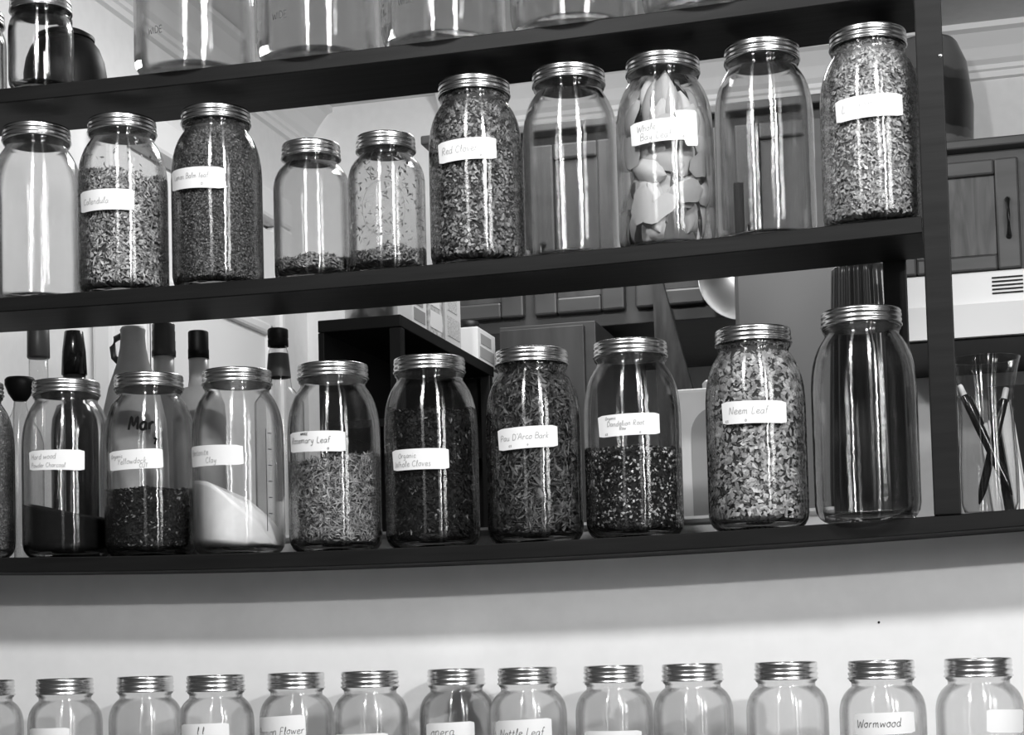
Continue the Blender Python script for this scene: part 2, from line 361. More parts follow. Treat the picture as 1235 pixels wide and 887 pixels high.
def label(e, kind, corners, texts, ink='ink', inkw=.0007, name='paper_label'):
    """corners: pixel TL, TR, BR, BL; texts: (string, u0, v0, height fraction)"""
    C = [hit_jar(e, kind, *c) for c in corners]
    tl, tr, br, bl = [np.array(c) for c in C]
    def mp(u, v, lift=.0004):
        t, z = (bl*(1-u)+br*u)*(1-v)+(tl*(1-u)+tr*u)*v
        r = rout(kind, z)+lift
        return (r*math.cos(t), r*math.sin(t), z)
    n = 12; cr = .06; v, f = [], []
    for i in range(n+1):
        u = i/n
        for s in (0, .5, 1):
            vv = s
            if i in (0, n): vv = cr+(1-2*cr)*s
            v.append(mp(u, vv))
    for i in range(n):
        for j in range(2): f.append((i*3+j, (i+1)*3+j, (i+1)*3+j+1, i*3+j+1))
    o = mesh(name, v, f, M['paper'], e, True)
    R = KIND[kind]['R']; wid = abs(tr[0]-tl[0])*R; hgt = abs(tl[1]-bl[1])
    lines = []
    for s, u0, v0, hf in texts:
        st, _ = strokes(s); k = hf*hgt/7.2
        lines += [[(u0*wid+a*k, v0*hgt+b*k) for a, b in P] for P in st]
    if lines: ribbon(lines, lambda a, b: mp(a/wid, b/hgt, .0007), inkw, 'handwriting', M[ink], o)
    return o
# ---------------------------------------------------- what is in the jars
def flakes(P, Nrm, ln, wd, tilt, bend=.15, jl=.4, lift=0.):
    n = len(P); a = rng.normal(size=(n, 3)); t = a-(a*Nrm).sum(1, keepdims=True)*Nrm; t /= np.linalg.norm(t, axis=1, keepdims=True)
    nn = Nrm+rng.normal(size=(n, 3))*tilt; nn /= np.linalg.norm(nn, axis=1, keepdims=True)
    t = t-(t*nn).sum(1, keepdims=True)*nn; t /= np.linalg.norm(t, axis=1, keepdims=True); s = np.cross(nn, t)
    l = ln*(1+jl*rng.uniform(-1, 1, (n, 1)))/2; w = wd*(1+jl*rng.uniform(-1, 1, (n, 1)))/2
    bz = nn*(l*bend*rng.uniform(-1, 1, (n, 1)))
    q = rng.uniform(-.35, .35, (n, 1)); q2 = rng.uniform(-.35, .35, (n, 1))
    V = np.stack([P+t*l-bz, P+s*w+t*l*q+bz, P-t*l-bz, P-s*w+t*l*q2+bz], 1)
    return V
def add_quads(name, V, m, parent=None, loc=None, tris=False, extra=None):
    n = len(V); me = bpy.data.meshes.new(name)
    verts = V.reshape(-1, 3)
    nv = len(verts)
    ev, ef = (extra if extra else ([], []))
    ev = np.array(ev).reshape(-1, 3)
    allv = np.vstack([verts, ev]) if len(ev) else verts
    tri = np.empty((n, 2, 3), np.int64); b = np.arange(n)*4
    tri[:, 0] = np.stack([b, b+1, b+2], 1); tri[:, 1] = np.stack([b, b+2, b+3], 1)
    loops = [tri.reshape(-1)]; cnt = [np.full(2*n, 3)]
    mi = [np.zeros(2*n, np.int64)]
    if len(ev):
        for fc in ef: loops.append(np.array(fc)+nv); cnt.append(np.array([len(fc)])); mi.append(np.array([1]))
    loops = np.concatenate(loops); cnt = np.concatenate(cnt); mi = np.concatenate(mi)
    me.vertices.add(len(allv)); me.vertices.foreach_set('co', allv.astype(np.float32).reshape(-1))
    me.loops.add(len(loops)); me.loops.foreach_set('vertex_index', loops.astype(np.int32))
    me.polygons.add(len(cnt)); me.polygons.foreach_set('loop_start', (np.cumsum(cnt)-cnt).astype(np.int32)); me.polygons.foreach_set('loop_total', cnt.astype(np.int32))
    me.update(calc_edges=True); me.validate()
    me.materials.append(m[0])
    if len(m) > 1:
        me.materials.append(m[1])
        if len(me.polygons) == len(mi): me.polygons.foreach_set('material_index', mi.astype(np.int32))
    return link(name, me, parent, loc)
def core(kind, hf, inset, z0=.0085, hmax=None, n=40):
    """solid body under the flakes: side wall inside the glass and a top following hf(x, y)"""
    v, f = [], []; zs = 14
    for i in range(zs+1):
        for k in range(n):
            t = 2*math.pi*k/n
            r = rin(kind, .05)-inset; h = hf(r*math.cos(t), r*math.sin(t))
            z = z0+(h-z0)*i/zs; r = max(rin(kind, z)-inset-(.006*max(0, 1-i*2) if i == 0 else 0), .004)
            v.append((r*math.cos(t), r*math.sin(t), z))
    for i in range(zs):
        for k in range(n): f.append((i*n+k, i*n+(k+1) % n, (i+1)*n+(k+1) % n, (i+1)*n+k))
    prev = zs*n
    for s in (.8, .6, .4, .2):
        b = len(v)
        for k in range(n):
            x, y, _ = v[zs*n+k]; x *= s; y *= s; v.append((x, y, hf(x, y)))
        for k in range(n): f.append((prev+k, prev+(k+1) % n, b+(k+1) % n, b+k))
        prev = b
    b = len(v); v.append((0, 0, hf(0, 0)))
    for k in range(n): f.append((prev+k, prev+(k+1) % n, b))
    f.append(tuple(range(n-1, -1, -1)))
    return v, f
def fill(e, kind, hf, ln, wd, m, mcore, name, lab, cat, cover=1.7, tilt=.35, bend=.2, depth=.0035, inset=.004, top=True, jl=.4, stray=0):
    z0 = .0085; R = float(rin(kind, .05)); hmax = max(hf(R*math.cos(t), R*math.sin(t)) for t in np.linspace(0, 6.28, 24))
    A = 2*math.pi*R*(hmax-z0); n = int(cover*A/(ln*wd*.5)); n = min(n, 42000)
    th = rng.uniform(0, 2*math.pi, n); keep = (np.sin(th) < .35) | (rng.uniform(size=n) < .35); th = th[keep]
    z = rng.uniform(z0+.001, hmax, len(th)); r = np.array(rin(kind, z))-.0008-wd*.15-rng.uniform(0, depth, len(th))
    r = np.where(z < z0+.004, r-.002, r)
    x, y = r*np.cos(th), r*np.sin(th); hh = np.array([hf(a, b) for a, b in zip(x, y)]); ok = z < hh+rng.normal(0, ln*.12, len(z))
    P = np.stack([x, y, z], 1)[ok]; Nr = np.stack([np.cos(th), np.sin(th), 0*th], 1)[ok]
    V = [flakes(P, Nr, ln, wd, tilt, bend, jl)]
    if top:
        n2 = int(cover*math.pi*R*R/(ln*wd*.5)); n2 = min(n2, 9000)
        rr = np.sqrt(rng.uniform(0, 1, n2))*(R-.003); t2 = rng.uniform(0, 6.28, n2); x, y = rr*np.cos(t2), rr*np.sin(t2)
        zz = np.array([hf(a, b) for a, b in zip(x, y)]); rl_ = np.array(rin(kind, np.clip(zz, .01, .3)))-.002; sc = np.minimum(1, rl_/np.maximum(rr, 1e-6))
        P2 = np.stack([x*sc, y*sc, zz+rng.uniform(-.001, .002, n2)], 1); V.append(flakes(P2, np.tile([0, 0, 1.], (n2, 1)), ln, wd, .5, bend, jl))
    if stray:
        t2 = rng.uniform(0, 6.28, stray); H = KIND[kind]['nz']; z = rng.uniform(hmax, H, stray)**1.0; r = np.array(rin(kind, z))-.0008
        V.append(flakes(np.stack([r*np.cos(t2), r*np.sin(t2), z], 1), np.stack([np.cos(t2), np.sin(t2), 0*t2], 1), ln*.8, wd*.8, .1, bend, jl))
    V = np.concatenate(V)
    # keep every corner inside the glass
    q = V.reshape(-1, 3); rr = np.hypot(q[:, 0], q[:, 1]); lim = np.array(rin(kind, np.clip(q[:, 2], .0086, .3)))-.0005; s = np.minimum(1, lim/np.maximum(rr, 1e-9)); q[:, 0] *= s; q[:, 1] *= s
    q[:, 2] = np.maximum(q[:, 2], .0088); V = q.reshape(-1, 4, 3)
    o = add_quads(name, V, (m, mcore), None, e.location, extra=core(kind, hf, inset))
    o.scale = e.scale
    return tag(o, lab, cat, None, 'stuff')
def powder(e, kind, hf, m, name, lab):
    v, f = core(kind, hf, .0008, n=72); o = mesh(name, v, f, m, None, True, e.location); o.scale = e.scale
    return tag(o, lab, 'powder', None, 'stuff')
def bumpy(level, amp=.003, slope=(0, 0), s=55, seed=0, mound=0):
    def h(x, y): return level+slope[0]*x+slope[1]*y+amp*(math.sin(x*s*2+seed)+math.cos(y*s*1.7+seed*2)+math.sin((x+y)*s*3.1))*.5-mound*(x*x+y*y)/.003
    return h
YJ = .063
GU, GD = 'jars on the middle shelf', 'jars on the black ledge'
XU = [-1.1577, -1.0336, -.9016, -.7730, -.6739, -.5581, -.4392, -.3242, -.2066, -.0845]
XD = [-1.1187, -1.0007, -.8787, -.7496, -.6236, -.4946, -.3735, -.2264, -.1018]
def zmid(X): return ZM+T+sag(X, 'm')+.0004
def ztop(X): return ZT+T+sag(X, 't')+.0004
def zlow(X): return zled(X)+.0004
flk = lambda n, a, b, c=None: flake_mat(n, [(0, a), (.6, (a+b)/2), (1, b)] if c is None else [(0, a), (c[0], a), (c[0]+.02, b), (1, c[1])])
MF = dict(
 petal=flk('calendula_petals', .16, .74), fine=flk('balm_crumbs', .04, .26), clover=flk('clover_bits', .05, .50), light=flk('pale_shreds', .24, .8),
 thin=flk('dried_sprigs', .12, .55), dark=flk('dark_cut_root', .012, .12, (.9, .3)), rose=flk('rosemary_needles', .16, .56), clove=flk('clove_buds', .008, .05, (.93, .3)),
 bark=flk('shredded_bark', .03, .20), dand=flk('dandelion_root_bits', .015, .10, (.72, .75)), neem=flk('neem_leaf_bits', .24, .68), meal=flk('pale_meal', .10, .42), mid=flk('grey_crumbs', .06, .22))
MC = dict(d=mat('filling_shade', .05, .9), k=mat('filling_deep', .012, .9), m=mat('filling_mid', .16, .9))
# --- middle shelf
x0 = at(-52, 270, Y=YJ)[0]
j = jar('half', x0, YJ, zmid(x0), 'half-gallon jar cut off by the left picture edge on the middle shelf', GU)
fill(j, 'half', bumpy(.095), .004, .0025, MF['mid'], MC['d'], 'ground_herb', 'grey ground herb in the cut-off jar at the left end of the middle shelf', 'herb')
j = jar('half', XU[0], YJ, zmid(XU[0]), 'empty half-gallon jar, bright and unlabelled, left of the Calendula jar', GU)
JU = {0: j}
def up(i, lab, kind='half'):
    JU[i] = jar(kind, XU[i], YJ, zmid(XU[i]), lab, GU); return JU[i]
j = up(1, 'half-gallon jar of petals with a white label reading Calendula')
label(j, 'half', ((97, 233), (162, 229), (162, 254), (98, 258)), [('Calendula', .1, .32, .28)])
fill(j, 'half', bumpy(.158, .004, (-.12, 0)), .0085, .0030, MF['petal'], MC['d'], 'dried_petals', 'pale dried petals filling three quarters of the Calendula jar', 'petals', 1.9, .4, .35, stray=50)
j = up(2, 'half-gallon jar of fine dark herb with a white label reading Lemon Balm leaf')
label(j, 'half', ((207, 208), (271, 202), (271, 228), (208, 232)), [('Lemon Balm leaf', .12, .48, .24), ('*', .64, .12, .28)])
fill(j, 'half', bumpy(.212, .001), .0034, .0020, MF['fine'], MC['d'], 'crumbled_leaf', 'fine dark crumbled leaf packed to the neck of the Lemon Balm jar', 'herb', 1.7)
j = up(3, 'unlabelled quart jar with dried sprigs at the bottom, beside the Lemon Balm jar', 'quart')
fill(j, 'quart', bumpy(.030, .003), .0095, .0022, MF['thin'], MC['d'], 'dried_sprigs', 'thin layer of dried sprigs in the quart jar beside the Lemon Balm jar', 'herb', 1.9, .6, .5)
j = up(4, 'unlabelled quart jar with an embossed oval emblem and dried bits, beside the Red Clover jar', 'quart')
fill(j, 'quart', bumpy(.032, .004), .0085, .0026, MF['thin'], MC['d'], 'dried_sprigs', 'layer of dried bits in the quart jar with the embossed oval emblem', 'herb', 1.9, .6, .5, stray=330)
je = j
j = up(5, 'half-gallon jar full of leaf bits with a white label reading Red Clover')
label(j, 'half', ((528, 174), (598, 166), (599, 192), (530, 199)), [('Red Clover', .08, .38, .32), ('*', .72, .12, .22)])
fill(j, 'half', bumpy(.214, .001), .0062, .0042, MF['clover'], MC['d'], 'clover_herb', 'mottled dried clover filling the Red Clover jar to the lid', 'herb', 1.7, .45, .4)
up(6, 'empty unlabelled half-gallon jar between the Red Clover jar and the bay leaf jar')
jb = up(7, 'half-gallon jar of big pale leaves with a white label reading Whole Bay Leaf')
label(jb, 'half', ((760, 151), (834, 142), (836, 169), (762, 178)), [('Whole', .12, .55, .28), ('Bay Leaf', .16, .14, .30), ('*', .82, .1, .22)])
label(jb, 'half', ((813, 133), (840, 133), (842, 176), (828, 176)), [], name='spare_label')
up(8, 'empty unlabelled half-gallon jar between the bay leaf jar and the end jar of shreds')
j = up(9, 'half-gallon jar of pale shreds with a faint white label, next to the black post')
label(j, 'half', ((1007, 123), (1088, 113), (1089, 140), (1009, 150)), [('L', .1, .38, .34), ('root', .36, .46, .28), ('*', .74, .18, .22)], ink='ink', inkw=.0004)
fill(j, 'half', bumpy(.214, .001), .0066, .0034, MF['light'], MC['m'], 'pale_shreds', 'pale shredded root filling the end jar next to the black post', 'herb', 1.8, .4, .35)
# --- bay leaves, each its own leaf
ml = flake_mat('bay_leaf', [(0, .34), (1, .62)], .5)
nz = N(ml, 'ShaderNodeObjectInfo'); L(ml, nz.outputs['Random'], [n for n in ml.node_tree.nodes if n.type == 'VALTORGB'][0].inputs[0])
def bay(theta, z, ang, ln, wd, dep, curl):
    nu, nv = 7, 2; v, f = [], []; R = rin('half', .06)
    for i in range(nu+1):
        s = i/nu*2-1; w = wd/2*max(1-abs(s)**2.2, .0)**.7*(1+.12*math.sin(5*s+theta))+.0006
        for k in range(-nv, nv+1):
            t = k/nv*w; a, b = s*ln/2*math.cos(ang)-t*math.sin(ang), s*ln/2*math.sin(ang)+t*math.cos(ang)
            zz = min(max(z+b, .0105), .212); th = theta+a/R
            r = min(R, float(rin('half', zz)))-.0012-dep-curl*(k/nv)**2*.006-curl*s*s*.004
            v.append((r*math.cos(th), r*math.sin(th), zz))
    m_ = 2*nv+1
    for i in range(nu):
        for k in range(m_-1): f.append((i*m_+k, (i+1)*m_+k, (i+1)*m_+k+1, i*m_+k+1))
    o = mesh('bay_leaf', v, f, ml, None, True, jb.location)
    return tag(o, 'large pale dried bay leaf inside the jar labelled Whole Bay Leaf', 'leaf', 'bay leaves in the Whole Bay Leaf jar')
for i in range(84):
    layer = i % 3
    zc = .03+.165*((i*0.618) % 1); hi = zc > .14
    bay(-math.pi/2+random.uniform(-2.2, 2.2), zc, random.gauss(math.pi/2, .25) if hi else random.uniform(0, 3.14), random.uniform(.045, .064), random.uniform(.024, .036), .002+layer*.0055+random.uniform(0, .003), random.uniform(0, 1.2)+(.8 if hi else 0))
# --- embossed marks
def emboss(e, kind, cx, cyp, txt, hmm, name, m=None, w=.0012, oval=False, slant=0.):
    t0, z0 = hit_jar(e, kind, cx, cyp); R = KIND[kind]['R']
    st, wd = strokes(txt, slant, .04); k = hmm/7.2
    lines = [[((a-wd/2)*k, (b-3.6)*k) for a, b in P] for P in st]
    if oval:
        q = np.linspace(0, 2*math.pi, 49); lines.append(list(zip(.027*np.cos(q), .034*np.sin(q))))
    mp = lambda a, b: ((rout(kind, z0+b)+.0005)*math.cos(t0+a/R), (rout(kind, z0+b)+.0005)*math.sin(t0+a/R), z0+b)
    return ribbon(lines, mp, w, name, m or M['glass_edge'], e)
M['glass_edge'] = mat('embossed_glass_edge', .22, .15); M['glass_edge'].node_tree.nodes['Principled BSDF'].inputs['Alpha'].default_value = .45
emboss(je, 'quart', 462, 250, '', .008, 'embossed_emblem', oval=True, w=.0016)
# --- ledge row
x0 = at(-36, 600, Y=YJ)[0]
j = jar('half', x0, YJ, zlow(x0), 'jar full of pale meal cut off by the left picture edge on the black ledge', GD)
fill(j, 'half', bumpy(.212, .001), .0028, .0020, MF['meal'], MC['m'], 'pale_meal', 'pale coarse meal in the cut-off jar at the left end of the black ledge', 'herb', 1.5)
JD = {}
def dn(i, lab, dy=0., sc=1.):
    JD[i] = jar('half', XD[i], YJ+dy, zlow(XD[i]), lab, GD, scale=sc); return JD[i]
j = dn(0, 'half-gallon jar half full of black powder with a white label reading Hard wood Powder Charcoal', 0, .985)
label(j, 'half', ((35, 545), (102, 543), (102, 568), (36, 568)), [('Hard wood', .06, .56, .26), ('Powder Charcoal', .05, .14, .22)])
powder(j, 'half', lambda x, y: .062-.32*x*(1-abs(x)*6)+.002*math.sin(70*x), noisy('charcoal_powder', .004, .008, 200, .95, spec=.1), 'charcoal_powder', 'black powder sloping inside the jar at the left end of the ledge row')
j = dn(1, 'half-gallon jar of dark cut root with Mar in marker above a label reading Organic Yellowdock')
label(j, 'half', ((132, 546), (196, 541), (197, 565), (133, 569)), [('Organic', .05, .62, .20), ('Yellowdock', .2, .28, .28), ('CUT', .6, .06, .2)])
emboss(j, 'half', 170, 510, 'Mar', .017, 'marker_writing', M['marker'], .0033, slant=.1).rotation_euler = (0, 0, 0)
emboss(j, 'half', 187, 532, '7', .0085, 'marker_writing', M['marker'], .0026)
fill(j, 'half', bumpy(.084, .002), .0050, .0026, MF['dark'], MC['k'], 'cut_root', 'dark cut root half filling the jar marked Mar in black marker', 'herb', 1.7, .5)
j = dn(2, 'half-gallon jar with a leaning heap of white powder and a label reading Bentonite Clay')
label(j, 'half', ((231, 540), (293, 537), (294, 561), (232, 565)), [('Bentonite', .08, .54, .27), ('Clay', .42, .14, .27)])
def clay(x, y):
    u = (x+.052)/.107; h = .086*max(0, 1-u**2.1)**.9+.008+.0018*math.sin(90*x+60*y)
    return max(.012, h*(1-.12*max(0, y/.05)))
powder(j, 'half', clay, noisy('clay_powder', .80, .90, 60, .95, bump=.3), 'clay_powder', 'white clay powder heaped against one side of the Bentonite Clay jar')
sc_ = []
t0, z0 = hit_jar(j, 'half', 322, 600); zz = np.linspace(z0-.042, z0+.085, 9)
for a, b in [((0, -.042), (0, .085))]+[((.003, q), (.009, q)) for q in np.linspace(-.02, .08, 6)]: sc_.append([a, ((a[0]+b[0])/2, (a[1]+b[1])/2), b])
ribbon(sc_, lambda a, b: ((rout('half', z0+b)+.0004)*math.cos(t0+a/.0585), (rout('half', z0+b)+.0004)*math.sin(t0+a/.0585), z0+b), .0012, 'measuring_scale', mat('scale_print', .05, .6), j)
j = dn(3, 'half-gallon jar of pale needles with a white label reading Rosemary Leaf')
label(j, 'half', ((350, 523), (416, 520), (417, 545), (351, 547)), [('WHOLE', .28, .82, .12), ('Rosemary Leaf', .06, .42, .30), ('*', .72, .08, .22)], ink='ink_dark', inkw=.0006)
fill(j, 'half', bumpy(.112, .003, (.12, 0)), .0125, .0018, MF['rose'], MC['d'], 'rosemary_needles', 'pale dried rosemary needles half filling the Rosemary Leaf jar', 'herb', 2.0, .35, .3)
j = dn(4, 'half-gallon jar of black buds with a white label reading Organic Whole Cloves')
label(j, 'half', ((473, 544), (541, 541), (542, 566), (475, 569)), [('Organic', .14, .58, .24), ('Whole Cloves', .05, .16, .28)])
fill(j, 'half', bumpy(.165, .004), .0075, .0036, MF['clove'], MC['k'], 'clove_buds', 'black whole cloves filling most of the Whole Cloves jar', 'spice', 1.7, .6, .3)
j = dn(5, "half-gallon jar of shredded brown bark with a white label reading Pau D'Arco Bark")
label(j, 'half', ((600, 519), (672, 513), (673, 539), (602, 545)), [("Pau D'Arco Bark", .05, .42, .27), ('cs', .2, .12, .14), ('*', .5, .12, .16)])
fill(j, 'half', bumpy(.210, .002), .0150, .0028, MF['bark'], MC['k'], 'shredded_bark', "stringy shredded bark filling the Pau D'Arco Bark jar", 'bark', 1.6, .5, .6)
j = dn(6, 'half-gallon jar half full of speckled chopped root labelled Organic Dandelion Root Raw')
label(j, 'half', ((721, 503), (795, 498), (796, 524), (723, 529)), [('Organic', .14, .78, .13), ('Dandelion Root', .16, .46, .22), ('Raw', .36, .27, .15), ('*', .66, .06, .2), ('cs', .12, .08, .13)])
fill(j, 'half', bumpy(.104, .003), .0042, .0030, MF['dand'], MC['k'], 'chopped_root', 'speckled black and white chopped root in the Dandelion Root jar', 'herb', 1.7, .6, .2)
j = dn(7, 'half-gallon jar full of pale leaf flakes with a white label reading Neem Leaf', -.012)
label(j, 'half', ((870, 486), (948, 484), (949, 511), (872, 513)), [('Neem Leaf', .12, .42, .32), ('cs', .05, .08, .16), ('*', .36, .08, .22)])
fill(j, 'half', bumpy(.214, .001), .0085, .0055, MF['neem'], MC['d'], 'leaf_flakes', 'pale flat leaf flakes filling the Neem Leaf jar to the lid', 'herb', 1.9, .3, .3)
dn(8, 'empty unlabelled half-gallon jar in front of the dark fluted vase', -.035, 1.02)
# --- top shelf
GT = 'gallon jars on the top shelf'
for i, (cx, yb) in enumerate(((241, 80), (389, 62), (539, 44), (695, 26), (855, 8))):
    nm = ('the leftmost gallon jar', 'second gallon jar from the left', 'middle gallon jar of five', 'second gallon jar from the right', 'the rightmost gallon jar')[i]
    p = at(cx, yb, Y=.06)
    j = jar('gallon', p[0], .047, ztop(p[0]), f'big clear empty jar overhanging the top shelf, {nm}', GT)
    if i < 3: emboss(j, 'gallon', cx-54+i*2, yb-44, 'WIDE', .0085, 'embossed_writing', M['ink_dark'], .0009)
p = at(50, 90, Y=.029); jar('pint', p[0], .029, ztop(p[0]), 'small empty jar standing in front of the black pot on the top shelf', 'small jars on the top shelf')
p = at(-31, 90, Y=.045); jar('pint', p[0], .045, ztop(p[0]), 'small jar cut off by the upper left corner of the picture', 'small jars on the top shelf')
p = at(79, 95, Y=.127)
e = empty('black_pot', (p[0], .127, ztop(p[0])), 'matt black round-shouldered pot behind the small jar on the top shelf', 'pot')
lathe('body', [(0, 0), (.050, 0), (.054, .006), (.055, .056), (.052, .074), (.046, .090), (.038, .101), (0, .102)], M['dark'], e)
lathe('lid', [(.039, .1025), (.0395, .107), (.03, .113), (.012, .118), (0, .1185)], M['dark'], e); lathe('knob', [(.005, .117), (.005, .123), (.010, .126), (.010, .132), (0, .135)], M['dark'], e)
# --- row on the table under the ledge
ZL = -.1375; sc = 1.; HT = KIND['small']['H']; ZTAB = ZL-HT
tb = empty('table', (-.5, -.28, FL), 'long wooden table against the half wall carrying the bottom row of jars', 'table')
box('table_top', -1.3, 1.25, -.40, .355, ZTAB-.035-FL, ZTAB-FL, M['table'], tb)
for a in (-1.22, 1.17):
    for b in (-.34, .30): box('leg', a-.03, a+.03, b-.03, b+.03, 0, ZTAB-.035-FL, M['table'], tb)
BR = [(-17, 67, -.05), (78, 68, -.045), (175, 67, -.01), (260, 70, -.05), (357, 68, .006), (446, 69, .003), (550, 68, .034), (636, 69, -.004), (740, 72, -.006), (835, 73, -.009), (948, 75, -.033), (1063, 79, -.095), (1180, 79, -.085)]
LB = ['jar cut off by the left picture edge in the bottom row', 'second bottom-row jar, a blank label low on its left side', 'unlabelled bottom-row jar between a blank-labelled jar and a white-labelled one',
      'bottom-row jar with a square white label, left of the Flower jar', 'bottom-row jar with a handwritten label ending in Flower', 'bottom-row jar with a blank low label, right of the Flower jar',
      'bottom-row jar with a label partly reading opera, left of the Nettle Leaf jar', 'bottom-row jar with a white label reading Nettle Leaf', 'bottom-row jar with a blank low label, right of the Nettle Leaf jar',
      'unlabelled bottom-row jar below the Neem Leaf jar', 'round-shouldered unlabelled bottom-row jar left of the Wormwood jar', 'bottom-row jar with a white label reading Wormwood', 'rightmost bottom-row jar with a faint pale label']
LBL = {1: (((36, 879), (84, 878), (84, 905), (36, 906)), []), 3: (((219, 874), (276, 872), (277, 900), (220, 902)), [('l l', .4, .55, .3)]),
       4: (((313, 866), (368, 862), (369, 890), (314, 894)), [('Passion Flower', .02, .2, .32)]), 5: (((404, 886), (468, 884), (468, 910), (404, 912)), []),
       6: (((514, 873), (572, 870), (573, 898), (515, 900)), [('opera', .12, .42, .4)]), 7: (((598, 870), (665, 866), (666, 894), (599, 898)), [('Nettle Leaf', .1, .28, .34)]),
       8: (((705, 882), (774, 881), (774, 908), (705, 910)), []), 11: (((1030, 861), (1102, 858), (1104, 884), (1032, 888)), [('Wormwood', .04, .36, .36)]), 12: (((1190, 856), (1234, 856), (1234, 884), (1190, 884)), [])}
for i, (cx, wd, Y) in enumerate(BR):
    p = at(cx, 815, Y=Y); e = jar('small', p[0], Y, ZTAB+.0003, LB[i], 'quart jars in the bottom row on the table')
    if i in LBL: label(e, 'small', *LBL[i], ink='ink_dark', inkw=.0006)
q = at(1060, 751, Y=.085); lathe('nail_head', [(0, .0012), (.0012, .001), (.0014, 0)], M['dark'], bpy.data.objects['wall_front'], n=10).matrix_world = Matrix.Translation(q) @ Matrix.Rotation(math.pi/2, 4, 'X')
# ------------------------------------------------------------------ things behind the jars on the ledge
def bottle(cx, ytop, Y, prof, cap, bm, cm, label_, extra=None, name='bottle'):
    """prof/cap given from the top down in mm: (r, depth below top)"""
    p = at(cx, ytop, Y=Y); zb = zled(p[0])+.0004; H = p[2]-zb
    e = empty(name, (p[0], Y, zb), label_, 'bottle' if name == 'bottle' else name.split('_')[-1])
    lathe('glass_body' if name == 'bottle' else 'body', [(0, 0)]+[(r, max(H-d, 0)) for r, d in reversed(prof)]+[(0, H-prof[0][1])], bm, e)
    if cap: lathe('cap', [(0, H-cap[-1][1])]+[(r, H-d) for r, d in reversed(cap)]+[(0, H-cap[0][1])], cm, e)
    return e, H
M['bglass'] = glass_mat('bottle_glass', .93, .6, .97, .1); M['frost'] = mat('frosted_bottle', .6, .35); M['bdark'] = mat('dark_bottle', .03, .15); M['ceram'] = noisy('stoneware', .42, .6, 10, .4)
def std(rn, rb, dn_, ds, H=1.): return [(rn, dn_), (rn, dn_+.03), (rn*1.15, dn_+.045), (rb*.75, ds-.02), (rb*.95, ds), (rb, ds+.02), (rb, 1), (rb*.95, 1.01)]
bottle(46, 393, .245, std(.0135, .036, .046, .11), [(.0145, 0), (.0155, .001), (.0160, .045), (.0155, .047)], M['bglass'], mat('grey_cap', .1, .4), 'clear bottle with a matt grey cap, leftmost behind the ledge jars')
bottle(24, 456, .158, [(.008, .028), (.009, .04), (.012, .05), (.027, .075), (.031, .09), (.031, 1), (.029, 1.01)], [(.018, 0), (.0205, .003), (.0205, .010), (.016, .022), (.009, .032)], M['bglass'], M['dark'], 'squat glass decanter with a broad black stopper behind the ledge jars')
bottle(89, 400, .31, std(.0165, .034, .062, .13), [(.0125, 0), (.0135, .001), (.0170, .03), (.0185, .064)], M['bdark'], M['gblack'], 'bottle with a long glossy black tapered cap behind the charcoal jar')
jg, H = bottle(160, 395, .215, [(.015, 0), (.0175, .004), (.0165, .012), (.018, .03), (.022, .05), (.034, .085), (.044, .13), (.047, .18), (.047, .26), (.044, 1), (.042, 1.01)], None, M['ceram'], None, 'pale stoneware jug with a small loop handle behind the marker-written jar', name='stoneware_jug')
tube('handle', [(-.015, 0, H-.010), (-.026, 0, H-.014), (-.031, 0, H-.026), (-.029, 0, H-.040), (-.021, 0, H-.048)], .0045, mat('dark_stoneware', .08, .3), jg)
bottle(197, 391, .315, std(.0150, .034, .047, .12), [(.0150, 0), (.0165, .0015), (.0162, .010), (.0168, .012), (.0165, .024), (.0170, .026), (.0168, .038), (.0175, .040), (.0172, .048)], M['frost'], mat('ridged_cap', .05, .25), 'frosted bottle with a ridged dark screw cap beside the stoneware jug')
bottle(239, 400, .205, std(.0135, .036, .036, .10), [(.0125, 0), (.0138, .0015), (.0138, .024), (.0142, .026), (.0142, .038)], M['frost'], M['dark'], 'white bottle with a plain black cap between two jar lids')
e, H = bottle(335, 397, .20, [(.0115, .024), (.0115, .028), (.013, .03), (.0165, .072), (.0175, .078), (.0175, .08), (.020, .082), (.033, .10), (.033, 1), (.031, 1.01)], [(.0125, 0), (.0138, .002), (.0138, .012), (.0132, .0135), (.0138, .015), (.0138, .024)], M['bglass'], M['dark'], 'clear long-necked bottle with a dark neck label left of the Rosemary jar')
lathe('neck_label', [(.0136, H-.034), (.0165, H-.066)], mat('neck_label', .07, .5), e)
# fluted vase
pz = at(1037, 322, Y=.25); zb = zled(pz[0])+.0004; H = pz[2]-zb
v, f = [], []; n = 144; prof = [(.030, 0), (.041, .004), (.0425, .06), (.041, .12), (.039, .18), (.033, H-.012), (.0325, H-.003), (.030, H), (.027, H-.004), (.027, H-.05)]
for i, (r, z) in enumerate(prof):
    for k in range(n): rr = r*(1+(.10*abs(math.sin(k*math.pi*18/n)) if 1 <= i <= 6 else 0)); v.append((rr*math.cos(2*math.pi*k/n), rr*math.sin(2*math.pi*k/n), z))
for i in range(len(prof)-1):
    for k in range(n): f.append((i*n+k, i*n+(k+1) % n, (i+1)*n+(k+1) % n, (i+1)*n+k))
f.append(tuple(range(n-1, -1, -1))); f.append(tuple((len(prof)-1)*n+k for k in range(n)))
tag(mesh('fluted_vase', v, f, mat('fluted_dark_glaze', .035, .3), None, True, (pz[0], .25, zb)), 'tall dark fluted vase standing behind the empty jar by the post', 'vase')
